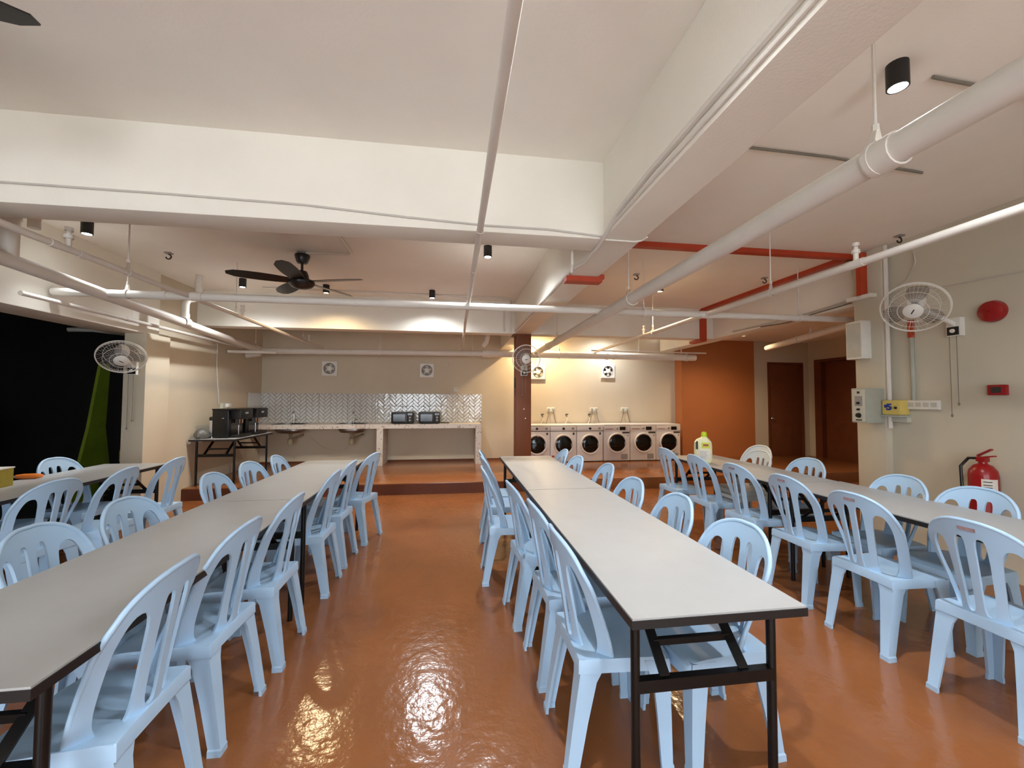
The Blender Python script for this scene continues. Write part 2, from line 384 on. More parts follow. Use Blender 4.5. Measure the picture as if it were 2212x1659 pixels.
def leg_mesh(sx, rear):
    if rear: st = [(.432,.178,-.168,.105,.095),(.385,.180,-.172,.088,.085),(.345,.181,-.178,.070,.070),(.2,.184,-.202,.058,.056),(.03,.188,-.227,.047,.044),(.024,.192,-.231,.051,.048),(0,.193,-.232,.052,.049)]
    else: st = [(.42,.196,.178,.10,.09),(.37,.197,.180,.082,.078),(.33,.198,.182,.066,.064),(.2,.199,.185,.056,.054),(.03,.200,.188,.046,.044),(.024,.203,.191,.049,.047),(0,.204,.192,.05,.048)]
    d = 1 if rear else -1; t = .013
    mb = MB(); rings = []
    for z, x, y, fy, fx in st:
        poly = [(0,0),(fx,0),(fx,t),(t,t),(t,fy),(0,fy)]
        rings.append([Vector((sx*(x-a), y+d*b, z)) for a, b in poly])
    n = 6
    for i in range(len(rings)-1): mb.add(rings[i]+rings[i+1], [(j, (j+1) % n, n+(j+1) % n, n+j) for j in range(n)])
    mb.add(rings[0], [(0,1,2,3,4,5)]); mb.add(rings[-1], [(5,4,3,2,1,0)])
    return mb
CM = dict(backrest=back_mesh().mesh('backrest', 'chair', ang=50, weld=True), seat=seat_mesh().mesh('seat', 'chair', ang=40, weld=True))
LEGS = [leg_mesh(s, r).mesh('leg', 'chair', ang=30, weld=True) for s in (-1, 1) for r in (True, False)]
M['faded'] = mat('faded_print', (150, 122, 124), .6, var=.3, scale=60)
MARK = MB().box(-.032,.032,-.2425,-.230,.828,.843).mesh('faded_sticker', 'faded', False)
def chair(x, y, rz, label, group, z=0, m=None, mark=False):
    t = thing('plastic_chair', label, 'chair', (x, y, z), rz, group)
    for nm in ('backrest', 'seat'): link(nm, CM[nm], t)
    for l in LEGS: link('leg', l, t)
    if mark: link('faded_sticker', MARK, t)
    if m:
        for c in t.children:
            c.material_slots[0].link = 'OBJECT'; c.material_slots[0].material = M[m]
    return t
ORD = ['nearest', 'second', 'third', 'fourth', 'fifth', 'sixth']
def row(xrear, ys, face, where, group, jit=None):
    "chairs with rear feet at x = xrear; face +1 looks to +x"
    for i, y in enumerate(ys):
        xr = xrear[i] if isinstance(xrear, list) else xrear
        rz = R(-90) if face > 0 else R(90)
        rz += R(jit[i]) if jit else R(random.uniform(-3, 3))
        lab = ('light blue plastic chair nearest the camera on %s' if i == 0 else ORD[i]+' light blue plastic chair from the camera on %s') % where
        chair(xr+face*.228, y, rz, lab, group, mark='inner side of right' in where and i < 4)
row([-.90,-.90,-.875,-.875,-.872,-.775], [1.53,2.02,2.52,3.32,3.84,4.42], -1, 'the aisle side of left table', 'chairs on the aisle side of the left table', [2,-1,1,0,-2,-14])
row([.43,.42,.37,.24,.28,.29], [1.72,2.20,2.74,3.35,3.97,4.40], 1, 'the aisle side of centre table', 'chairs on the aisle side of the centre table', [0,2,4,-2,2,-3])
row([1.30,1.31,1.27,1.33,1.22,1.23], [1.68,2.23,2.73,3.38,3.86,4.41], -1, 'the right side of centre table', 'chairs on the right side of the centre table', [3,-2,1,-3,2,-2])
row([2.345,2.35,2.40,2.40,2.39,2.39], [1.59,2.16,2.72,3.27,3.83,4.44], 1, 'the inner side of right table', 'chairs on the inner side of the right table', [0,1,-1,1,-1,3])
row([3.30,3.28,3.36], [2.15,2.60,3.46], -1, 'the wall side of right table', 'chairs on the wall side of the right table', [2,-3,2])
for i, (dx, dz, w) in enumerate([(0,0,'lower'),(.035,.05,'upper')]):
    chair(3.34-.228+dx, 4.07+dx, R(91), 'pale grey plastic chair, %s of the stacked pair at far right table end' % w, 'stacked pale chairs', z=dz, m='chairw')
row([-1.775,-1.775,-1.76,-1.76,-1.70], [2.04,2.52,3.30,3.83,4.26], 1, 'the left side of left table', 'chairs on the left side of the left table', [2,-2,1,-3,4])
row([-2.60,-2.53,-2.51], [3.20,3.64,4.20], -1, 'the inner side of far left table', 'chairs on the inner side of the far left table', [-8,5,3])
row([-3.72,-3.60], [3.74,4.30], 1, 'the far side of far left table', 'chairs on the dark room side of the far left table', [2,-2])

# ------------------------------------------------------------------ folding tables
def folding_table(x0, x1, y0, y1, label, group, z0=0, h=.745, ins=.10):
    cx, cy = (x0+x1)/2, (y0+y1)/2; hw, hl = (x1-x0)/2, (y1-y0)/2-.0015
    t = thing('folding_table', label, 'table', (cx, cy, z0), 0, group)
    top = MB().box(-hw+.003,hw-.003,-hl+.003,hl-.003,h-.006,h).build('tabletop', 'laminate', t, False)
    MB().box(-hw,hw,-hl,hl,h-.032,h-.006).build('edge_band', 'edge', t, False)
    lx = hw-.055
    for e in (-1, 1):
        y = e*(hl-ins)
        for s in (-1, 1): MB().tube([(s*lx,y,0),(s*lx,y,h-.03)], .0155, 12).build('leg', 'blackmetal', t)
        zb = h*.64
        MB().bar((-lx,y,zb),(lx,y,zb),.03,.04).build('crossbar', 'blackmetal', t, False)
        for s in (-1, 1): MB().bar((s*lx*.58,y,zb+.02),(s*lx*.58,y-e*.24,h-.035),.036,.006,(0,1,0)).build('brace', 'blackmetal', t, False)
        MB().bar((-lx*.58,y-e*.085,zb+.085),(lx*.58,y-e*.085,zb+.085),.02,.022).build('brace_bar', 'blackmetal', t, False)
    return t
folding_table(.55,1.16,1.22,3.05,'white folding table in the centre row, nearest the camera','centre row of folding tables')
folding_table(.55,1.16,3.052,4.88,'white folding table at the far end of the centre row','centre row of folding tables')
folding_table(-1.58,-.97,1.13,2.96,'white folding table in the left row, nearest the camera','left row of folding tables')
folding_table(-1.58,-.97,2.962,4.79,'white folding table at the far end of left row','left row of folding tables')
folding_table(2.62,3.23,1.22,3.05,'white folding table in the right row, nearest the camera','right row of folding tables')
folding_table(2.60,3.21,3.052,4.72,'white folding table at the far end of right row with the bottle','right row of folding tables')
folding_table(-3.55,-2.94,2.98,4.80,'white folding table by the dark opening with a yellow box','far left row of folding tables')
folding_table(-3.69,-3.08,6.38,7.62,'small white folding table on the platform carrying two black dispensers','platform table', ZP, .675)

# ------------------------------------------------------------------ pipes
def pipe(label, pts, r, fittings=(), m='pipe', name='pipe', n=14):
    t = thing(name, label, 'pipe', pts[0])
    o = Vector(pts[0])
    MB().tube([Vector(p)-o for p in pts], r, n).build('run', m, t)
    for c, d, k in fittings:
        c, d = Vector(c)-o, Vector(d).normalized()
        MB().lathe([(r*1.02,-k),(r*1.16,-k),(r*1.16,k),(r*1.02,k)], c, d, n+2, cap=False).build('coupling', m, t)
    return t
YD, XD = (0,1,0), (1,0,0)
pipe('thick white pipe running from the camera to the laundry wall', [(1.60,-2.9,2.35),(1.62,7.9,2.35)], .055, [((1.61,1.3,2.35),YD,.05),((1.615,3.55,2.35),YD,.03),((1.62,6.9,2.35),YD,.04)])
pipe('thick white pipe along the back wall above the washing machines', [(.62,8.0,2.325),(5.05,8.0,2.32)], .068, [((.64,8.0,2.325),XD,.09),((3.1,8.0,2.323),XD,.02),((4.85,8.0,2.32),XD,.02)])
pipe('white pipe along the back wall above the kitchen counter', [(-3.46,8.0,2.292),(.62,8.0,2.32)], .052, [((-1.4,8.0,2.305),XD,.03)])
pipe('white drain pipe sloping along the left side to the back wall', [(-3.03,-.3,2.53),(-3.19,3.3,2.42),(-3.47,8.0,2.293)], .052, [((-3.19,3.25,2.42),(-.03,1,-.03),.06),((-3.32,5.6,2.37),(-.03,1,-.03),.05),((-3.46,7.93,2.295),(-.03,1,-.03),.06)])
pipe('thin white pipe running beside the left drain pipe', [(-2.52,-2.8,2.40),(-2.52,8.35,2.40)], .022, [((-2.52,2.95,2.40),YD,.03),((-2.52,3.15,2.40),YD,.03)])
pipe('white sprinkler pipe crossing the room below the beams', [(-3.66,4.3,2.40),(5.0,4.3,2.40)], .037, [((-2.75,4.3,2.40),XD,.04),((-2.45,4.3,2.40),XD,.05),((-1.0,4.3,2.40),XD,.012),((2.85,4.3,2.40),XD,.07)])
pipe('thin white pipe hugging the beam above the dark opening', [(-3.6,3.95,2.30),(-3.6,6.55,2.30),(-3.6,7.6,2.30)], .02, [((-3.6,5.1,2.3),YD,.03)])
pipe('thin white conduit running overhead towards the kitchen wall', [(.145,-2.8,2.44),(.15,3.3,2.44),(.145,5.4,2.43),(.17,8.0,2.41),(.17,8.04,2.36)], .0195, [((.15,2.45,2.44),YD,.015),((.15,3.25,2.44),YD,.035),((.147,4.1,2.44),YD,.035),((.145,5.4,2.43),YD,.03)])
pipe('slim white pipe on the right leading to the laundry', [(2.845,-2.8,2.40),(2.85,8.25,2.40)], .026, [((2.845,2.52,2.40),YD,.06),((2.85,4.3,2.40),YD,.06)])
pipe('thin white rail above the thick laundry pipe', [(2.7,7.8,2.405),(5.17,7.8,2.395)], .014)
pipe('short white pipe above the kitchen left wall', [(-3.70,7.35,2.20),(-2.95,7.35,2.20)], .026)
pipe('short white pipe stub joining the kitchen corner', [(-3.70,7.95,2.20),(-3.46,7.95,2.23)], .045)
pipe('white pipe under the corridor ceiling near the doors', [(4.9,4.1,2.40),(5.9,7.0,2.42)], .05, [((5.5,5.85,2.41),(.33,1,0),.03)])
pipe('white riser bent up from the left drain pipe to the ceiling', [(-3.32,5.6,2.38),(-3.32,5.6,2.60),(-3.31,5.63,2.66),(-3.27,5.73,2.70),(-3.26,5.75,2.76),(-3.26,5.75,3.01)], .04, [((-3.26,5.75,2.90),(0,0,1),.05),((-3.32,5.6,2.45),(0,0,1),.03)])
pipe('white vertical drain at the left edge of the picture', [(-3.20,3.42,3.01),(-3.20,3.42,2.44)], .05, [((-3.20,3.42,2.75),(0,0,1),.03)])
pipe('short capped white pipe beside the left drain', [(-3.05,3.42,3.01),(-3.05,3.42,2.66)], .035, [((-3.05,3.42,2.8),(0,0,1),.03)])
pipe('white elbow pipe hanging behind the kitchen beam', [(.62,7.6,3.01),(.62,7.6,2.58),(.60,7.66,2.5),(.56,7.75,2.45)], .045)
# sprinkler heads
def sprinkler(x, y, z, label, up=True):
    s = 1 if up else -1
    t = thing('sprinkler_head', label, 'sprinkler', (x, y, z), 0, 'sprinkler heads on the white pipes')
    MB().lathe([(.016,0),(.016,s*.05),(.026,s*.05),(.026,s*.075),(.014,s*.075),(.014,s*.10)], n=14).build('body', 'pipe', t)
    MB().lathe([(.022,s*.10),(.022,s*.125),(.001,s*.125)], n=12, cap=False).build('deflector', 'pipe', t)
sprinkler(2.845, 2.52, 2.426, 'white sprinkler fitting on the slim right pipe near the wall')
sprinkler(-2.52, 3.05, 2.42, 'white sprinkler fitting on the thin left pipe near the cross beam')
sprinkler(-2.52, 5.3, 2.42, 'white sprinkler fitting on the thin left pipe by the kitchen beam')
sprinkler(2.85, 5.85, 2.426, 'white sprinkler fitting on the slim right pipe by the laundry')
sprinkler(-2.52, 7.6, 2.42, 'white sprinkler fitting on the thin left pipe behind the kitchen beam')
# hangers: threaded rod + strap round the pipe
def hanger(x, y, z, r, axis, label, ztop=ZC, strap=True):
    t = thing('pipe_hanger', label, 'bracket', (x, y, z), 0, 'threaded rod pipe hangers')
    hh = ztop-z
    MB().tube([(0,0,r+.06),(0,0,hh)], .0055, 8).build('rod', 'pipe', t)
    w = .022; ax = Vector(axis); side = ax.cross(Vector((0,0,1))).normalized()
    pts = [Vector((0,0,r+.075))+side*.0]+[side*(r+.004)*math.cos(a)+Vector((0,0,(r+.004)*math.sin(a))) for a in [R(70)-i*R(320)/18 for i in range(19)]]+[Vector((0,0,r+.075))]
    mb = MB(); n = len(pts)
    vs = [p+ax*(w/2) for p in pts]+[p-ax*(w/2) for p in pts]+[(p*1.0+ (p.normalized()*.004))+ax*(w/2) for p in pts]+[(p+p.normalized()*.004)-ax*(w/2) for p in pts]
    mb.add(vs, [(i,i+1,n+i+1,n+i) for i in range(n-1)]+[(2*n+i,2*n+i+1,3*n+i+1,3*n+i) for i in range(n-1)]+[(i,i+1,2*n+i+1,2*n+i) for i in range(n-1)]+[(n+i,n+i+1,3*n+i+1,3*n+i) for i in range(n-1)])
    mb.build('strap', 'pipe', t)
    MB().lathe([(.012,r+.055),(.012,r+.08)], n=6).build('nut', 'pipe', t)
for a in [
 (1.605,1.33,2.35,.056,YD,'large strap hanger on the thick pipe nearest the camera'),
 (1.62,3.62,2.35,.056,YD,'rod hanger on the thick pipe beside the red strip'),
 (1.62,6.3,2.35,.056,YD,'rod hanger on the thick pipe near the brown column'),
 (2.848,3.32,2.40,.027,YD,'rod hanger on the slim right pipe below the red strip'),
 (2.85,5.55,2.40,.027,YD,'rod hanger on the slim right pipe next to the warm lamp'),
 (2.10,4.3,2.40,.038,XD,'rod hanger on the crossing pipe right of the depth beam'),
 (4.05,4.3,2.40,.038,XD,'rod hanger on the crossing pipe near the right column'),
 (-3.05,4.3,2.40,.038,XD,'bright rod hanger on the crossing pipe below the left downlight'),
 (-2.52,3.55,2.40,.023,YD,'rod hanger on the thin left pipe beside the left downlight'),
 (-2.52,5.15,2.40,.023,YD,'rod hanger on the thin left pipe near the kitchen beam'),
 (-2.52,7.3,2.40,.023,YD,'rod hanger on the thin left pipe behind the kitchen beam'),
 (-3.455,7.75,2.298,.053,YD,'rod hanger at the corner of the left drain pipe'),
 (-1.38,8.0,2.305,.053,XD,'rod hanger on the kitchen wall pipe above the sinks'),
 (.36,8.0,2.32,.053,XD,'rod hanger on the kitchen wall pipe near the thin conduit'),
 (3.7,7.8,2.40,.015,XD,'rod hanger on the thin rail over the laundry'),
 (4.62,7.8,2.398,.015,XD,'rod hanger at the end of the thin rail by orange wall'),
 (2.10,8.0,2.323,.069,XD,'rod hanger on the laundry wall pipe behind the column fan'),
 (5.38,5.5,2.41,.051,YD,'rod hanger on the corridor pipe near the doors',2.77),
 (3.25,8.0,2.323,.069,XD,'rod hanger on the laundry wall pipe over the exhaust fan'),
]: hanger(*a)
# red strips
def strip(name, label, segs, m, cat):
    t = thing(name, label, cat, segs[0][0])
    o = Vector(segs[0][0])
    for a, b, w, h in segs: MB().bar(Vector(a)-o, Vector(b)-o, w, h, (0,0,1) if abs(Vector(b).z-Vector(a).z) < .05 else (0,1,0)).build('length', m, t, False)
    return t
strip('conduit_strip', 'red strip crossing the ceiling from the depth beam to the right column', [((1.24,3.85,2.985),(4.40,3.85,2.985),.075,.05)], 'red', 'conduit')
strip('conduit_strip', 'red strip running along the ceiling to the laundry beam', [((4.27,3.85,2.985),(4.27,6.52,2.985),.08,.05),((4.27,6.515,2.99),(4.27,6.515,2.46),.11,.04),((4.27,6.50,2.46),(4.27,6.85,2.46),.11,.04)], 'red', 'conduit')
strip('conduit_strip', 'red strip standing beside the top of the right column', [((4.275,3.72,2.985),(4.275,3.72,2.50),.11,.05)], 'red', 'conduit')
strip('conduit_strip', 'red bracket wrapped under the depth beam', [((.95,3.42,2.465),(1.27,3.42,2.465),.10,.045),((1.255,3.42,2.48),(1.255,3.42,2.52),.04,.09)], 'red', 'bracket')
strip('conduit_strip', 'short red strip behind the right wall fan', [((4.355,3.335,2.20),(4.355,3.335,2.03),.055,.03)], 'red', 'conduit')
# white conduits and cables
def cable(label, pts, r, m='cable', name='cable', n=8): return tag(MB().tube(pts, r, n).build(name, m), label, 'cable')
cable('pale cable sagging along the near cross beam', [(-3.6,2.57,2.585),(-2.5,2.57,2.60),(-1.6,2.57,2.595),(-.9,2.57,2.585),(-.3,2.57,2.55),(.2,2.57,2.53),(.6,2.57,2.53),(.97,2.57,2.505)], .007)
cable('white conduit along the lower left edge of the depth beam', [(.972,-2.8,2.57),(.972,1.9,2.57),(.972,2.3,2.555),(.972,2.5,2.50),(.985,2.70,2.478),(.99,3.0,2.475),(.965,3.25,2.50),(.965,6.4,2.53)], .016, 'pipe', 'conduit')
cable('second white cable along the lower left edge of depth beam', [(.974,-2.8,2.52),(.974,2.45,2.52)], .009, 'pipe', 'conduit')
cable('white cable bent across the underside of the depth beam', [(.97,2.565,2.483),(1.2,2.565,2.482),(1.235,2.545,2.484),(1.25,2.5,2.49)], .006, 'pipe')
cable('short white conduit hanging behind the near cross beam', [(.86,2.9,3.01),(.86,2.9,2.42),(.87,2.95,2.38)], .012, 'pipe', 'conduit')
cable('white conduit bent on the ceiling above the fan', [(-1.1,2.85,2.99),(-1.1,4.55,2.99),(-1.15,4.6,2.99),(-1.58,4.62,2.99)], .014, 'pipe', 'conduit')
cable('white conduit linking downlights along the kitchen beam', [(-2.70,6.2,2.992),(.80,6.25,2.992),(.88,6.30,2.99),(.90,6.45,2.96),(.91,6.52,2.85),(.91,6.525,2.50)], .013, 'pipe', 'conduit')
cable('wide white conduit on the kitchen beam beside the depth beam', [(.80,6.53,2.90),(.80,6.53,2.52)], .018, 'pipe', 'conduit')
cable('grey cable across the ceiling right of the depth beam', [(1.26,2.25,2.998),(2.4,2.28,2.998),(3.2,2.35,3.0)], .008, 'greycable')
cable('grey cable on the ceiling at the right edge', [(2.3,1.63,3.0),(2.9,1.66,3.0),(3.5,1.75,3.0),(4.3,1.9,3.0)], .008, 'greycable')
cable('pale cable running along the right wall above the fan', [(4.362,3.5,2.52),(4.362,3.15,2.46),(4.362,2.5,2.43),(4.362,1.5,2.42)], .007)
cable('thin cable looping on the right wall near the ceiling', [(4.36,3.3,2.86),(4.355,3.28,2.75),(4.36,3.36,2.60),(4.36,3.52,2.52)], .006)
cable('white conduit rising on the right column', [(4.325,3.53,1.15),(4.325,3.53,2.35),(4.325,3.53,3.0)], .02, 'pipe', 'conduit')
cable('blue grey conduit on the right wall above the socket', [(4.355,3.335,1.43),(4.355,3.335,2.05)], .016, 'greybox', 'conduit')
cable('bundle of pale cables along the right beam', [(4.455,6.0,2.53),(4.45,5.2,2.52),(4.45,4.6,2.53),(4.45,4.05,2.56)], .012, 'cable')
cable('thin cable hanging along the right beam', [(4.455,5.4,2.50),(4.45,4.9,2.47),(4.45,4.6,2.50),(4.45,4.0,2.53)], .008, 'greycable')
cable('white conduit down the kitchen left wall', [(-3.708,7.06,2.30),(-3.708,7.06,1.9),(-3.708,7.15,1.34)], .010, 'cable', 'conduit')
tag(MB().cbox(4.22,4.30,3.60,3.86,2.49,2.53,.004).build('cable_trunking', 'plastic'), 'white trunking stub at the top of the right column', 'trunking')
# hooks
def hook(x, y, label):
    t = thing('ceiling_hook', label, 'hook', (x, y, ZC))
    MB().box(-.03,.03,-.03,.03,-.012,0).build('plate', 'applgrey', t, False)
    MB().tube(arc((0,0,-.045), .026, R(90), R(-170), 10, (1,0,0), (0,0,1)), .007, 6).build('hook', 'blackm', t)
hook(2.27, 4.84, 'black hook on the ceiling left of the thick pipe')
hook(3.97, 4.73, 'black hook on the ceiling above the slim right pipe')
hook(4.22, 3.31, 'black hook on the ceiling near the right wall')
hook(-3.09, 4.9, 'black hook on the ceiling left of the fan')

# ------------------------------------------------------------------ ceiling fans
def ceiling_fan(x, y, label, rot):
    t = thing('ceiling_fan', label, 'ceiling fan', (x, y, ZC), 0, 'black ceiling fans')
    MB().box(-.05,.05,-.02,.02,-.03,0).build('mount', 'applgrey', t, False)
    MB().lathe([(.02,-.03),(.075,-.035),(.078,-.05),(.062,-.10),(.05,-.125),(.015,-.13)], n=24).build('canopy', 'black', t)
    MB().tube([(0,0,-.12),(0,0,-.24)], .013, 10).build('rod', 'black', t)
    MB().lathe([(.014,-.21),(.05,-.215),(.066,-.25),(.074,-.30),(.12,-.315),(.132,-.335),(.13,-.355),(.10,-.385),(.05,-.402),(.001,-.406)], n=28, cap=False).build('motor', 'black', t)
    for k in range(5):
        a = rot+k*2*math.pi/5
        mb = MB(); st = []
        for i in range(9):
            q = i/8; r = .12+.56*q
            w = .045+.035*math.sin(math.pi*min(1, q*.75+.12)); w *= (1-.55*max(0, (q-.85)/.15)**2)
            st.append((r, w))
        vs = []
        for r, w in st:
            for s in (-1, 1):
                for dz in (-.003, .003): vs.append((r, s*w, -.325+s*w*.2+dz))
        fs = []
        for i in range(8):
            b = 4*i; c = b+4
            fs += [(b,b+2,c+2,c),(b+1,c+1,c+3,b+3),(b,c,c+1,b+1),(b+2,b+3,c+3,c+2)]
        fs += [(0,1,3,2),(32,34,35,33)]
        mb.add(vs, fs); o = mb.build('blade', 'black', t, True, 40); o.rotation_euler = (0, 0, a)
    return t
ceiling_fan(-1.63, 4.65, 'black five blade ceiling fan hanging before the kitchen beam', R(-15))
ceiling_fan(-2.05, 1.35, 'black ceiling fan mostly out of view at the upper left corner', R(16))

# ------------------------------------------------------------------ wall fans
def wall_fan(hub, facing, base, bdir, label, spin=0, cord=.75, box=True, r=.215):
    hub, base = Vector(hub), Vector(base); f = Vector(facing).normalized()
    t = thing('wall_fan', label, 'fan', base, 0, 'white wall fans')
    H = hub-base; q = Vector((0,0,1)).rotation_difference(f)
    loc = lambda a, b, h: H+q @ Vector((a, b, h))
    cage = MB()
    for rr, h, tr in ((r,0,.006),(r*.985,.02,.0035),(r*.72,.055,.002),(r*.45,.075,.002),(r*.72,-.045,.002)):
        cage.tube([loc(rr*math.cos(a), rr*math.sin(a), h) for a in [2*math.pi*i/40 for i in range(40)]], tr, 6, closed=True)
    for i in range(44):
        a = 2*math.pi*i/44; c, s = math.cos(a), math.sin(a)
        cage.tube([loc(c*.05,s*.05,.08), loc(c*r*.45,s*r*.45,.075), loc(c*r*.75,s*r*.75,.052), loc(c*r,s*r,.004)], .0009, 4, False)
        if i % 2 == 0: cage.tube([loc(c*.06,s*.06,-.06), loc(c*r*.7,s*r*.7,-.045), loc(c*r,s*r,0)], .0009, 4, False)
    cage.build('cage', 'plastic', t)
    cap = MB().lathe([(.001,.098),(.05,.094),(.066,.084),(.066,.074),(.001,.07)], H, f, 28, cap=False).build('badge', 'plastic', t)
    MB().add([loc(-.022,-.004,.099), loc(.022,-.004,.099), loc(.022,.005,.099), loc(-.022,.005,.099)], [(0,1,2,3)]).build('badge_mark', 'ink', cap, False)
    MB().lathe([(.035,-.03),(.04,.02),(.03,.05),(.001,.055)], H, f, 18, cap=False).build('blade_hub', 'blade', t)
    for k in range(3):
        vs = []; n = 7; m_ = 8
        for i in range(m_+1):
            rr = .03+(r*.9-.03)*i/m_; wid = R(34)*(.45+.75*math.sin(math.pi*(.12+.8*i/m_)))
            for j in range(n+1):
                a = spin+k*2*math.pi/3+wid*(j/n-.5)*1.55
                vs.append(loc(rr*math.cos(a), rr*math.sin(a), .012+.03*(j/n-.5)))
        MB().add(vs, [(i*(n+1)+j, i*(n+1)+j+1, (i+1)*(n+1)+j+1, (i+1)*(n+1)+j) for i in range(m_) for j in range(n)]).build('blade', 'blade', t)
    MB().lathe([(.055,-.06),(.066,-.09),(.064,-.15),(.045,-.19),(.001,-.2)], H, f, 22, cap=True).build('motor', 'plastic', t)
    bd = Vector(bdir).normalized()
    joint = H-f*.13
    elbow = Vector((joint.x*.55, joint.y*.55, joint.z))*1.0
    MB().tube([joint, joint+Vector((0,0,-.05)), bd*.07+Vector((0,0,.03)), bd*.03], .02, 10).build('arm', 'plastic', t)
    side = bd.cross(Vector((0,0,1))).normalized()
    bb = MB()
    for a, b, m in ((-.05,.05,'plastic'),):
        vs = []
        for dd in (0, .05):
            for s, z in ((-.05,-.09),(.05,-.09),(.05,.07),(-.05,.07)): vs.append(bd*dd+side*s+Vector((0,0,z)))
        bb.add(vs, [(3,2,1,0),(4,5,6,7),(0,1,5,4),(1,2,6,5),(2,3,7,6),(3,0,4,7)])
    bb.build('base', 'plastic', t, False)
    vs = []
    for dd in (.051, .056):
        for s, z in ((-.042,-.082),(.042,-.082),(.042,-.01),(-.042,-.01)): vs.append(bd*dd+side*s+Vector((0,0,z)))
    MB().add(vs, [(3,2,1,0),(4,5,6,7),(0,1,5,4),(1,2,6,5),(2,3,7,6),(3,0,4,7)]).build('control_panel', 'black', t, False)
    MB().lathe([(.018,0),(.016,.012),(.001,.013)], bd*.056+Vector((0,0,-.045)), bd, 14, cap=False).build('knob', 'plastic', t)
    for s, l in ((-.022, cord*.85), (.03, cord)):
        c0 = bd*.05+side*s+Vector((0,0,-.09))
        cm = MB().tube([c0, c0+Vector((0,0,-l))], .0028, 6); cm.lathe([(.004,0),(.009,-.012),(.006,-.026),(.001,-.03)], c0+Vector((0,0,-l)), n=8)
        cm.build('pull_cord', 'greycable', t)
    return t
wall_fan((-3.72,5.2,1.89), (.42,-.62,-.62), (-3.775,5.48,1.79), (0,-1,0), 'white wall fan on the left column beside the dark opening', .6, .62)
wall_fan((1.112,6.24,2.055), (-.16,-.95,-.22), (1.125,6.54,1.90), (0,-1,0), 'white wall fan on the brown column', 2.3, .3)
wall_fan((3.98,3.02,2.24), (-.72,-.42,-.52), (4.37,2.98,2.08), (-1,0,0), 'white wall fan on the right wall above the sockets', .3, .68, r=.225)

# ------------------------------------------------------------------ right wall fittings
XR = 4.37
t = thing('alarm_bell', 'round red fire alarm bell high on the right wall', 'alarm', (XR,2.73,2.155))
MB().lathe([(.085,0),(.09,.02),(.082,.05),(.05,.066),(.001,.07)], (0,0,0), (-1,0,0), 28, cap=False).build('gong', 'firered', t)
MB().lathe([(.012,.066),(.012,.078),(.001,.08)], (0,0,0), (-1,0,0), 12, cap=False).build('bolt', 'firered', t)
t = thing('call_point', 'small red fire alarm call point on the right wall', 'alarm', (XR,2.718,1.513))
MB().cbox(-.04,0,-.056,.056,-.042,.042,.005).build('housing', 'firered', t)
MB().box(-.0415,-.04,-.032,.032,-.024,.024).build('glass', 'ink', t, False)
t = thing('socket_strip', 'white four gang socket strip on the right wall', 'socket', (XR,3.256,1.386))
MB().cbox(-.035,0,-.135,.135,-.043,.043,.006).build('housing', 'plastic', t)
for k in range(4): MB().box(-.038,-.034,-.12+k*.063,-.075+k*.063,-.02,.022).build('outlet', 'offwhite', t, False)
t = thing('power_box', 'cream yellow box with blue mark on a bracket by right column', 'box', (XR,3.46,1.285))
MB().cbox(-.12,-.005,-.085,.085,0,.145,.014).build('case', 'yellowbox', t)
MB().lathe([(.014,0),(.012,.008),(.001,.009)], (-.12,-.045,.07), (-1,0,0), 12, cap=False).build('button', 'ink', t)
cu = bpy.data.curves.new('mark', 'FONT'); cu.body = '5'; cu.size = .085; cu.align_x = 'CENTER'; cu.align_y = 'CENTER'; cu.extrude = .0008; cu.offset = .004
tmp = bpy.data.objects.new('tmp', cu); COL.objects.link(tmp)
dg = bpy.context.evaluated_depsgraph_get(); me = bpy.data.meshes.new_from_object(tmp.evaluated_get(dg)); bpy.data.objects.remove(tmp)
me.materials.clear(); me.materials.append(M['blueink'])
o = link('mark', me, t); o.rotation_euler = (R(90), 0, R(-90)); o.location = (-.1215,.015,.075); o.scale = (1.3,1,1)
MB().box(-.1212,-.1195,.035,.062,.07,.10).build('mark_bar', 'blueink', t, False)
t = thing('wall_bracket', 'small grey shelf under the cream yellow box', 'shelf', (XR,3.46,1.235))
MB().cbox(-.13,0,-.09,.09,.03,.049,.004).build('plate', 'greybox', t)
MB().cbox(-.05,0,-.09,.09,-.02,.03,.004).build('lip', 'offwhite', t)
t = thing('control_box', 'grey metal control box with knobs on the right column', 'control box', (4.30,3.637,1.20))
MB().cbox(-.21,0,-.078,.078,0,.35,.006).build('case', 'greybox', t)
MB().box(-.213,-.21,-.066,.066,.015,.335).build('front_plate', 'offwhite', t, False)
MB().box(-.216,-.212,-.038,.038,.17,.27).build('window', 'applgrey', t, False)
MB().box(-.217,-.212,-.012,.012,.295,.318).build('indicator', 'ink', t, False)
for z, r_ in ((.135,.012),(.075,.026),(.20,.014)): MB().lathe([(r_,0),(r_*.8,.02),(.001,.022)], (-.213,0,z), (-1,0,0), 14, cap=False).build('knob', 'blackm', t)
MB().box(-.216,-.212,-.03,.03,.022,.034).build('name_plate', 'ink', t, False)
t = thing('breaker_panel', 'white breaker panel high on the right column', 'panel', (4.30,3.76,1.86))
MB().cbox(-.11,0,-.09,.09,0,.40,.008).build('case', 'plastic', t)
MB().box(-.113,-.109,-.075,.075,.02,.38).build('cover', 'offwhite', t, False)
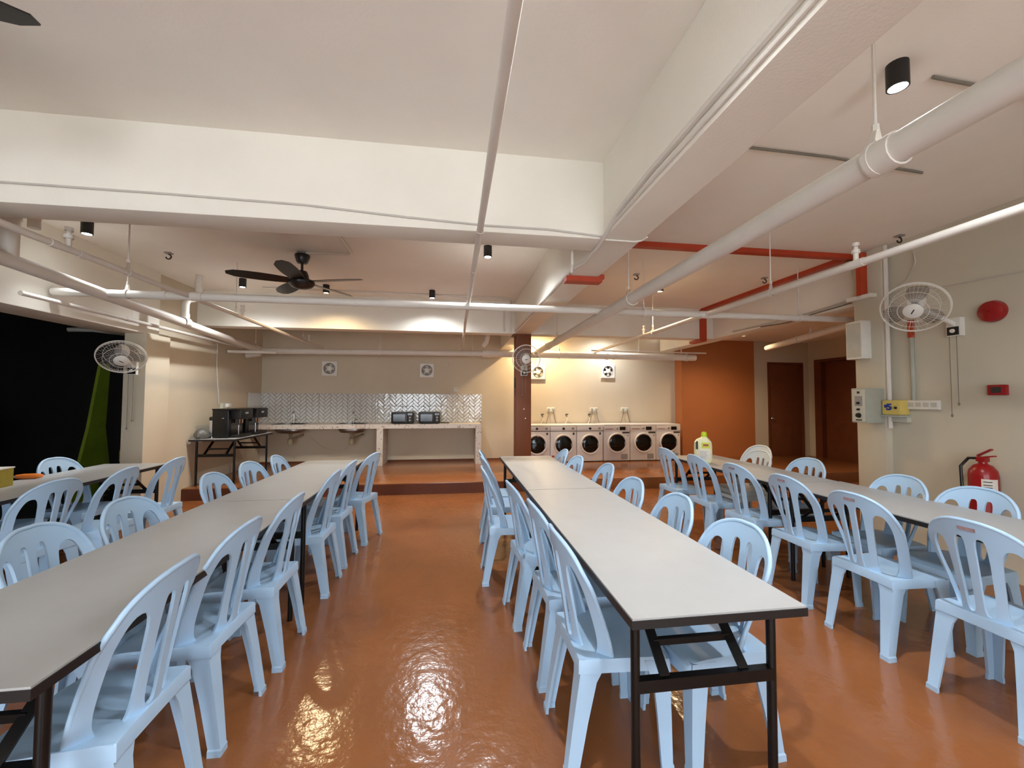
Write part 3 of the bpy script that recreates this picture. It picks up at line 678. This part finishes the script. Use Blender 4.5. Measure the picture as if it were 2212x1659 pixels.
# extinguisher
t = thing('fire_extinguisher', 'red fire extinguisher with white label against the right wall', 'extinguisher', (XR-.10,2.78,.40))
MB().lathe([(.001,0),(.075,.003),(.086,.02),(.088,.05),(.088,.42),(.082,.46),(.055,.50),(.028,.515),(.026,.535)], n=28, cap=False).build('cylinder', 'firered', t)
MB().cbox(-.028,.028,-.03,.03,.53,.57,.006).build('valve', 'firered', t)
MB().bar((0,.03,.56),(-.01,-.085,.585),.03,.01).build('handle', 'firered', t, False)
MB().bar((0,.03,.575),(.0,-.06,.635),.026,.012).build('lever', 'firered', t, False)
MB().tube([(0,.03,.555),(-.02,.08,.55),(-.05,.115,.48),(-.05,.11,.3),(-.05,.10,.15)], .011, 8).build('hose', 'black', t)
lb = MB(); n = 8; rr = .0895
vs = [(rr*math.cos(a), rr*math.sin(a), z) for z in (.29,.40) for a in [R(205)+R(65)*i/n for i in range(n+1)]]
lb.add(vs, [(i,i+1,n+2+i,n+1+i) for i in range(n)]).build('paper_tag', 'label', t)
for z in (.375,.35,.33): 
    rr2 = .0905
    vs = [(rr2*math.cos(a), rr2*math.sin(a), zz) for zz in (z,z+.007) for a in [R(212)+R(32)*i/4 for i in range(5)]]
    MB().add(vs, [(i,i+1,6+i,5+i) for i in range(4)]).build('print_line', 'ink', t)
MB().box(.06,.10,-.04,.04,.30,.34).build('wall_strap', 'blackm', t, False)

# ------------------------------------------------------------------ kitchen counter
CF = 8.03   # front face
ct = thing('kitchen_counter', 'speckled terrazzo counter along the kitchen wall', 'counter', (-1.5,CF,ZP))
def wx(x): return x+1.5
top = MB(); z0, z1 = .865-ZP, .945-ZP
SX = [(-3.30,-2.80),(-2.17,-1.70)]
cuts = [-3.715,SX[0][0],SX[0][1],SX[1][0],SX[1][1],.545]
for i in range(0,6,2): top.box(wx(cuts[i]),wx(cuts[i+1]),0,.59,z0,z1)
for a, b in SX: top.box(wx(a),wx(b),0,.10,z0,z1).box(wx(a),wx(b),.47,.59,z0,z1)
top.build('worktop', 'terrazzo', ct, False)
MB().box(wx(-1.425),wx(-1.31),0,.58,0,z0).build('support_panel', 'terrazzo', ct, False)
MB().box(wx(.435),wx(.545),0,.58,0,z0).build('support_panel', 'terrazzo', ct, False)
for (a, b), lab in zip(SX, ('steel sink let into the counter beside the black dispensers', 'steel sink let into the counter left of the microwaves')):
    cx = (a+b)/2; hw = (b-a)/2
    t = thing('kitchen_sink', lab, 'sink', (cx,CF+.285,.945), 0, 'steel sinks')
    MB().box(-hw-.025,hw+.025,-.21,-.185,.0005,.006).box(-hw-.025,hw+.025,.185,.21,.0005,.006).box(-hw-.025,-hw,-.185,.185,.0005,.006).box(hw,hw+.025,-.185,.185,.0005,.006).build('rim', 'sinksteel', t, False)
    bw = MB(); rings = []
    for s, z in ((.998,.004),(.99,-.04),(.97,-.12),(.80,-.165),(.5,-.175)):
        rings.append([Vector((max(-hw,min(hw,hw*s*1.12*math.cos(q))), max(-.185,min(.185,.185*s*1.12*math.sin(q))), z)) for q in [2*math.pi*i/28 for i in range(28)]])
    for i in range(4): bw.add(rings[i]+rings[i+1], [(j,(j+1)%28,28+(j+1)%28,28+j) for j in range(28)])
    bw.add(rings[-1], [tuple(range(28))]); bw.build('basin', 'sinksteel', t)
    MB().lathe([(.04,-.17),(.03,-.21),(.024,-.23),(.024,-.27),(.048,-.28),(.05,-.37),(.042,-.39),(.001,-.395)], n=18, cap=False).tube([(0,0,-.27),(.08,.05,-.26),(.16,.2,-.22)], .018, 8).build('bottle_trap', 'trap', t)
for x, lab in ((-3.07,'chrome swan neck tap over the left sink'),(-1.955,'chrome swan neck tap over the right sink')):
    t = thing('kitchen_tap', lab, 'tap', (x,8.52,.945), 0, 'chrome taps')
    MB().lathe([(.026,0),(.026,.02),(.018,.03),(.018,.075),(.011,.085)], n=16).build('base', 'steel', t)
    MB().tube([(0,0,.07),(0,0,.19)]+arc((-.0,-.045,.19), .045, 0, R(160), 10, (0,1,0), (0,0,1)), .011, 10).build('spout', 'steel', t)
    MB().tube([(.015,0,.055),(.07,-.01,.075)], .007, 8).build('lever', 'steel', t)
cable('thin grey waste hose hanging under the counter', [(-2.75,8.45,.70),(-2.55,8.5,.5),(-2.3,8.5,.40),(-2.1,8.5,.45),(-1.93,8.45,.6)], .004, 'cable', 'hose')

# herringbone backsplash
W = .054; NB = 3
def clip(poly, x0, x1, y0, y1):
    for ax, lim, sgn in ((0,x0,1),(0,x1,-1),(1,y0,1),(1,y1,-1)):
        out = []
        for i in range(len(poly)):
            a, b = poly[i-1], poly[i]
            da, db = sgn*(a[ax]-lim), sgn*(b[ax]-lim)
            if (da >= 0) != (db >= 0):
                k = da/(da-db); out.append((a[0]+(b[0]-a[0])*k, a[1]+(b[1]-a[1])*k))
            if db >= 0: out.append(b)
        poly = out
        if not poly: return []
    return poly
def herring(x0, x1, y0, y1, g=.007):
    c = math.cos(R(45)); polys = []
    cx, cy = (x0+x1)/2, (y0+y1)/2; rad = math.hypot(x1-x0, y1-y0)/2/W+6
    u0, v0 = (cx*c+cy*c)/W, (-cx*c+cy*c)/W
    for i in range(int(u0-rad), int(u0+rad)+1):
        for j in range(int(v0-rad), int(v0+rad)+1):
            d = (i-j) % (2*NB)
            if d == 0: r = (i, j, i+NB, j+1)
            elif d == 2*NB-1: r = (i, j, i+1, j+NB)
            else: continue
            a, b, e, f = r[0]*W+g/2, r[1]*W+g/2, r[2]*W-g/2, r[3]*W-g/2
            q = clip([(u*c-v*c, u*c+v*c) for u, v in ((a,b),(e,b),(e,f),(a,f))], x0+.002, x1-.002, y0+.002, y1-.002)
            if len(q) > 2:
                A = abs(sum(q[k-1][0]*q[k][1]-q[k][0]*q[k-1][1] for k in range(len(q))))/2
                if A > 1.5e-5: polys.append(q)
    return polys
bs = thing('backsplash', 'white herringbone tile backsplash behind the counter', 'tiles', (-1.57,YB,.945))
XS = [-3.715+i*(.585+3.715)/8 for i in range(9)]; ZS = [.948,1.025,1.28,1.535]
for i in range(8):
    for j in range(3):
        mb = MB(); fb = MB()
        x0, x1, zz0, zz1 = XS[i], XS[i+1], ZS[j], ZS[j+1]
        fn = lambda a, b, h: Vector((a+1.57, -h, b-.945))
        mb2 = MB().prism([(x0+.001,zz0+.001),(x1-.001,zz0+.001),(x1-.001,zz1-.001),(x0+.001,zz1-.001)], 0, .008, fn)
        o = mb2.build('tile', 'grout', bs, False)
        for q in herring(x0, x1, zz0, zz1):
            cxq = sum(p[0] for p in q)/len(q); cyq = sum(p[1] for p in q)/len(q); n = len(q)
            q2 = [(cxq+(p[0]-cxq)*.93, cyq+(p[1]-cyq)*.93) for p in q]
            tl = random.uniform(-.0006,.0006)
            vs = [fn(a,b,.008) for a,b in q]+[fn(a,b,.0105) for a,b in q]+[fn(a,b,.0118+tl*(1 if k%2 else -1)) for k,(a,b) in enumerate(q2)]
            fs = [(k,(k+1)%n,n+(k+1)%n,n+k) for k in range(n)]+[(n+k,n+(k+1)%n,2*n+(k+1)%n,2*n+k) for k in range(n)]+[tuple(range(2*n,3*n))]
            mb.add(vs, fs)
        mb.build('herringbone_relief', 'tile', o, False)
for j in range(3):
    zz0, zz1 = ZS[j], ZS[j+1]
    fn = lambda a, b, h: Vector((-3.72+1.57+h, a-YB, b-.945))
    o = MB().prism([(8.07,zz0+.001),(YB-.013,zz0+.001),(YB-.013,zz1-.001),(8.07,zz1-.001)], 0, .008, fn).build('tile', 'grout', bs, False)
    mb = MB()
    for q in herring(8.07, YB-.013, zz0, zz1): mb.prism(q, .008, .0112, fn)
    mb.build('herringbone_relief', 'tile', o, False)

# microwaves
for x, lab, flip in ((-.975,'black microwave oven on the counter, left one',1),(-.46,'black microwave oven on the counter, right one with bright glass',1)):
    t = thing('microwave_oven', lab, 'microwave', (x,8.17,.9455), 0, 'black microwave ovens')
    MB().cbox(-.205,.205,-.02,.27,.012,.225,.008).build('body', 'black', t)
    d = MB().cbox(-.203,.085,-.045,-.02,.014,.223,.005).build('door', 'black', t)
    MB().box(-.165,.055,-.0475,-.045,.05,.185).build('window', 'glassblack', d, False)
    MB().tube([(.078,-.06,.04),(.078,-.06,.19)], .006, 8).build('handle', 'steel', d)
    p = MB().cbox(.09,.203,-.04,-.02,.014,.223,.004).build('control_panel', 'blackm', t)
    MB().box(.105,.19,-.0415,-.0395,.17,.205).build('display', 'glassblack', p, False)
    for z in (.125,.07): MB().lathe([(.02,0),(.017,.014),(.001,.015)], (.147,-.04,z), (0,-1,0), 16, cap=False).build('knob', 'applgrey', p)
    for sx in (-.17,.17):
        for sy in (.01,.24): MB().lathe([(.014,0),(.014,.013)], (sx,sy,0), n=10).build('foot', 'black', t)
cable('black power lead lying on the counter beside the right microwave', [(-.25,8.40,.953),(-.15,8.33,.953),(-.08,8.30,.953)], .007, 'black', 'power_lead')

# ------------------------------------------------------------------ black dispensers and clutter on the platform table
ZT = ZP+.675
for y, lab in ((6.72,'black drinks dispenser on the platform table, nearer one'),(7.24,'black drinks dispenser on the platform table, farther one')):
    t = thing('drinks_dispenser', lab, 'dispenser', (-3.30,y,ZT), 0, 'black drinks dispensers')
    MB().cbox(-.16,.06,-.21,.21,.012,.41,.012).build('body', 'black', t)
    MB().cbox(.055,.20,-.15,.21,.27,.425,.012).build('head', 'blackm', t)
    MB().cbox(.055,.19,-.15,.21,.006,.045,.006).build('drip_tray', 'blackm', t)
    MB().cbox(-.165,.19,-.215,.215,.405,.428,.008).build('lid', 'black', t)
    MB().box(.058,.064,-.14,.19,.05,.265).build('bay_panel', 'glassblack', t, False)
    for yy in (-.03,.05): MB().lathe([(.016,.28),(.016,.215),(.010,.205)], (.12,yy,0), n=12).build('nozzle', 'steel', t)
    MB().tube([(.16,-.13,.05),(.16,-.13,.19)], .007, 8).build('lever', 'steel', t)
    MB().box(.2005,.203,-.03,.06,.35,.375).build('badge', 'steel', t, False)
    MB().box(-.03,.0,-.2125,-.21,.285,.295).build('side_badge', 'steel', t, False)
    for sx in (-.13,.03):
        for sy in (-.17,.17): MB().lathe([(.015,0),(.015,.014)], (sx,sy,0), n=10).build('foot', 'black', t)
t = thing('water_filter', 'white water filter cartridge beside the nearer dispenser', 'filter', (-3.51,6.62,ZT))
MB().lathe([(.001,.02),(.03,.022),(.038,.04),(.038,.25),(.03,.27),(.001,.272)], n=20, cap=False).build('cartridge', 'plastic', t)
MB().lathe([(.044,0),(.044,.025),(.036,.03)], n=20).build('base', 'steel', t)
MB().lathe([(.04,.255),(.042,.262),(.042,.30),(.015,.312),(.001,.313)], n=20, cap=False).build('cap', 'black', t)
b_ = MB().lathe([(.001,0),(.075,.003),(.095,.03),(.092,.07),(.07,.115),(.04,.14),(.001,.15)], n=20, cap=False)
b_.v = [(v[0]*(1+.13*math.sin(3*math.atan2(v[1],v[0])+v[2]*40)), v[1]*(1.1+.12*math.cos(4*math.atan2(v[1],v[0]))), v[2]) for v in b_.v]
tag(b_.build('plastic_bag', 'bag', None, loc=(-3.58,6.50,ZT)), 'crumpled grey plastic bag at the edge of platform table', 'bag')
t = thing('wall_socket', 'white wall socket with plug above the dispensers', 'socket', (-3.72,7.30,1.30))
MB().cbox(0,.04,-.09,.09,-.045,.045,.006).build('plate', 'offwhite', t)
MB().cbox(.04,.09,-.02,.07,-.02,.04,.008).build('plug', 'plastic', t)
cable('white power lead dropping from the wall socket to the dispenser', [(-3.66,7.28,1.28),(-3.62,7.2,1.20),(-3.60,6.95,1.05),(-3.52,6.85,ZT+.02)], .006, 'cable', 'power_lead')

# ------------------------------------------------------------------ exhaust fans on the back wall
for i, (x, z, lab, s) in enumerate(((-2.455,2.03,'square white exhaust fan on the kitchen wall, left one',.148),(-.545,2.02,'square white exhaust fan on the kitchen wall, right one',.148),
     (1.79,2.015,'square white exhaust fan half hidden behind the brown column fan',.158),(3.36,2.055,'square white exhaust fan over the washing machines',.155))):
    t = thing('exhaust_fan', lab, 'exhaust fan', (x,YB,z), 0, 'square exhaust fans')
    fr = MB(); n = 32; ring = lambda r, h: [Vector((r*math.cos(2*math.pi*k/n), -h, r*math.sin(2*math.pi*k/n))) for k in range(n)]
    def sq(a, h):
        o = []
        for k in range(n):
            q = 2*math.pi*k/n; c, sn = math.cos(q), math.sin(q); m_ = max(abs(c), abs(sn)); o.append(Vector((a*c/m_, -h, a*sn/m_)))
        return o
    L_ = [sq(s,0), sq(s,.035), sq(s*.93,.045), ring(s*.74,.045), ring(s*.70,.01)]
    for k in range(4): fr.add(L_[k]+L_[k+1], [(j,(j+1)%n,n+(j+1)%n,n+j) for j in range(n)])
    fr.build('frame', 'plastic', t)
    MB().lathe([(s*.70,.004),(.001,.006)], (0,0,0), (0,-1,0), 32, cap=False).build('duct', 'ink' if i == 3 else 'applgrey', t)
    MB().lathe([(s*.70,.02),(s*.735,.02),(s*.735,.05),(s*.70,.05)], (0,0,0), (0,-1,0), 32, cap=False).build('ring', 'ink' if i != 2 else 'applgrey', t)
    for k in range(5):
        a = k*2*math.pi/5+.3*i; vs = []
        for r in (.03, s*.66):
            w = .28 if r > .05 else .5
            for da in (-w, w): vs.append((r*math.cos(a+da), -(.022+.018*(da > 0)), r*math.sin(a+da)))
        MB().add(vs, [(0,1,3,2)]).build('blade', 'plastic' if i == 3 else 'offwhite', t, False)
    MB().lathe([(.05,.02),(.05,.046),(.03,.054),(.001,.056)], (0,0,0), (0,-1,0), 20, cap=False).build('hub', 'plastic', t)
for x, z, lab in ((.055,1.635,'small white switch above the right end of the backsplash'),(-.14,2.15,'round white cover plate beside the right kitchen exhaust fan')):
    t = thing('wall_switch', lab, 'switch', (x,YB,z))
    MB().cbox(-.043,.043,-.022,0,-.043,.043,.006).build('plate', 'plastic' if z < 2 else 'cream', t)
    MB().box(-.015,.015,-.026,-.022,-.02,.02).build('rocker', 'offwhite', t, False)

# ------------------------------------------------------------------ laundry
def washer(x0, x1, kind, label, tagc=False):
    w = (x1-x0)/2; cx = (x0+x1)/2; H = .745 if kind == 'A' else .752
    t = thing('washing_machine', label, 'washing machine', (cx,8.05,ZP), 0, 'row of white front loading machines')
    MB().cbox(-w,w,.012,.53,.012,H-.10,.008).build('body', 'appl', t)
    MB().cbox(-w-.001,w+.001,.004,.535,H-.028,H,.006).build('top_panel', 'appl', t)
    for sx in (-w+.05,w-.05):
        for sy in (.06,.48): MB().lathe([(.022,0),(.022,.014)], (sx,sy,0), n=10).build('foot', 'black', t)
    if kind == 'A':
        p = MB().cbox(-w,w,0,.53,H-.118,H-.03,.008).build('control_panel', 'appl', t)
        MB().lathe([(.026,0),(.022,.025),(.001,.026)], (-.0,0,H-.073), (0,-1,0), 20, cap=False).build('dial', 'black', p)
        MB().box(w-.10,w-.045,-.003,.002,H-.095,H-.05).build('display', 'applgrey', p, False)
        MB().box(-w,w,.004,.02,H-.128,H-.12).build('seam', 'ink', t, False)
        MB().box(w-.075,w-.04,.008,.013,H-.20,H-.155).build('badge', 'ink', t, False)
        dz, rg, rr = .355, .172, .208
    else:
        p = MB().cbox(-w,w,0,.53,H-.135,H-.03,.008).build('control_panel', 'appl', t)
        MB().box(.06,.185,-.003,.002,H-.118,H-.048).build('display', 'glassblack', p, False)
        MB().lathe([(.024,0),(.02,.02),(.001,.021)], (.005,0,H-.083), (0,-1,0), 18, cap=False).build('dial', 'applgrey', p)
        for z in (-.105,-.082,-.06): MB().lathe([(.006,0),(.001,.004)], (.215,0,H+z), (0,-1,0), 8, cap=False).build('button', 'ink', p)
        MB().box(-w+.03,-.08,-.002,.002,H-.102,H-.09).build('drawer_grip', 'redink', p, False)
        MB().box(.12,w-.01,.006,.013,H-.185,H-.155).build('badge', 'ink', t, False)
        MB().box(w-.05,w-.025,.006,.013,H-.245,H-.215).build('sticker', 'applgrey', t, False)
        MB().box(.09,w-.05,.006,.013,.04,.145).build('vent_grille', 'applgrey', t, False)
        dz, rg, rr = .375, .172, .205
    d = MB().lathe([(rr,-.012),(rr,.02),(rr*.96,.034),(rg+.006,.03),(rg,.02)], (0,0,dz), (0,-1,0), 40, cap=False).build('door_ring', 'appl', t)
    MB().lathe([(rg+.002,.018),(rg*.9,.026),(rg*.6,.036),(.001,.042)], (0,0,dz), (0,-1,0), 40, cap=False).build('door_glass', 'glassblack', d)
    MB().cbox(rg*.86,rg*.98,-.04,-.02,dz-.05,dz+.03,.004).build('door_handle', 'applgrey', d)
    if tagc:
        MB().box(-w+.02,-w+.085,.006,.013,.09,.155).build('energy_label', 'label', t, False)
        MB().box(-w+.025,-w+.08,.004,.007,.10,.135).build('energy_print', 'redink', t, False)
        MB().box(-w+.11,-w+.13,.006,.013,.09,.12).build('sticker', 'applgrey', t, False)
for x0, x1, k, lab, tg in (
 (1.385,1.925,'A','white washing machine half hidden behind the brown column',False),
 (1.935,2.472,'A','white washing machine, second from the brown column',True),
 (2.482,3.03,'A','white washing machine, third from the brown column',True),
 (3.05,3.61,'B','white dryer with black display, nearest the washing machines',False),
 (3.622,4.178,'B','white dryer with black display, middle of three',False),
 (4.19,4.728,'B','white dryer with black display beside the orange wall',False)): washer(x0, x1, k, lab, tg)
for x, lab in ((2.075,'white twin socket with two plugs above the second washing machine'),(3.035,'white twin socket with two plugs between washers and dryers'),(3.745,'white twin socket with two plugs above the dryers')):
    t = thing('twin_socket', lab, 'socket', (x,YB,1.215), 0, 'twin sockets over the machines')
    MB().cbox(-.085,.085,-.018,0,-.045,.045,.005).build('plate', 'plastic', t)
    for s in (-1,1):
        p = MB().cbox(s*.05-.024,s*.05+.024,-.06,-.018,-.03,.026,.008).build('plug', 'greybox', t)
        MB().tube([(s*.05,-.045,-.02),(s*.05+.004,-.05,-.08),(s*.05+s*.03,-.05,-.2),(s*.05+s*.06,-.06,-.30)], .006, 6).build('lead', 'greycable', p)
for x, lab in ((1.885,'small wall tap with hose by the brown column'),(2.42,'small wall tap with hose above the second washing machine'),(2.925,'small wall tap with hose above the third washing machine')):
    t = thing('wall_tap', lab, 'tap', (x,YB,1.09), 0, 'taps over the washing machines')
    MB().lathe([(.02,0),(.012,.01),(.012,.06),(.001,.062)], (0,0,0), (0,-1,0), 12, cap=False).tube([(0,-.05,0),(0,-.06,-.04)], .010, 8).build('body', 'sinksteel', t)
    MB().cbox(-.03,.03,-.062,-.04,.012,.03,.004).build('handle', 'blackm', t)
    MB().tube([(0,-.06,-.04),(.005,-.065,-.10),(-.04,-.07,-.18),(-.05,-.08,-.22)], .009, 8).build('hose', 'appl', t)
# switches on the brown column
MB().box(1.0-.012,1.0,6.60,6.66,1.62,1.78).build('column_switch', 'blackm', None, False)
tag(bpy.data.objects['column_switch'], 'narrow dark switch on the left face of the brown column', 'switch')
for y, z, lab in ((1.13,1.27,'upper white screw cap on the brown column'),(1.155,1.12,'lower white screw cap on the brown column')):
    tag(MB().lathe([(.010,0),(.008,.006),(.001,.007)], (0,0,0), (0,-1,0), 10, cap=False).build('screw_cap', 'plastic', None, loc=(y,6.54,z)), lab, 'cap')

# ------------------------------------------------------------------ things on the tables
t = thing('detergent_bottle', 'pale yellow detergent bottle with lime cap on the right table', 'bottle', (2.68,4.12,.745), R(-32))
sec = [(0,.075,.045),(.02,.088,.052),(.10,.090,.054),(.18,.090,.054),(.225,.085,.05),(.255,.065,.042),(.275,.035,.03),(.285,.026,.026),(.295,.026,.026)]
mb = MB(); n = 24; rings = []
for z, a, b in sec:
    sh = .012 if z > .27 else .0
    rings.append([Vector((sh+math.copysign(abs(math.cos(q))**.7, math.cos(q))*a, math.copysign(abs(math.sin(q))**.7, math.sin(q))*b, z)) for q in [2*math.pi*k/n for k in range(n)]])
for k in range(len(rings)-1): mb.add(rings[k]+rings[k+1], [(j,(j+1)%n,n+(j+1)%n,n+j) for j in range(n)])
mb.add(rings[0], [tuple(range(n))[::-1]]); mb.build('bottle_body', 'bottle', t)
MB().lathe([(.030,.283),(.031,.29),(.028,.322),(.020,.335),(.001,.337)], (.012,0,0), n=20, cap=False).build('cap', 'cap', t)
MB().prism([(-.072,.15),(-.050,.15),(-.050,.235),(-.060,.24),(-.072,.225)], -.0555, -.0545, lambda a,b,h: Vector((a,h,b))).build('grip_hole', 'ink', t, False)
l1 = MB().box(-.015,.065,-.0562,-.0552,.165,.225).build('upper_label', 'labely', t, False)
MB().box(.0,.052,-.057,-.0562,.188,.207).build('lettering', 'redink', l1, False)
l2 = MB().box(-.045,.068,-.0562,-.0552,.045,.145).build('lower_label', 'label', t, False)
for k in range(5): MB().box(-.035,.03+.006*(k%3),-.057,-.0562,.06+k*.016,.064+k*.016).build('print_line', 'applgrey', l2, False)
t = thing('carton', 'olive yellow carton on the far left table', 'box', (-3.40,3.56,.745), R(6))
MB().cbox(-.11,.055,-.16,.14,0,.135,.003).build('box', 'carton', t)
MB().cbox(-.115,.06,-.165,.145,.135,.145,.003).build('lid', 'label', t)
t = thing('tape_dispenser', 'small orange plastic tool lying on the far left table', 'tool', (-3.50,3.98,.745), R(10))
MB().lathe([(.001,-.085),(.016,-.08),(.022,-.03),(.022,.04),(.014,.085),(.001,.09)], (0,0,.0225), (1,0,0), 14, cap=False).build('body', 'orangepl', t)
MB().cbox(-.10,-.075,-.012,.012,.012,.03,.004).build('blade_end', 'applgrey', t)
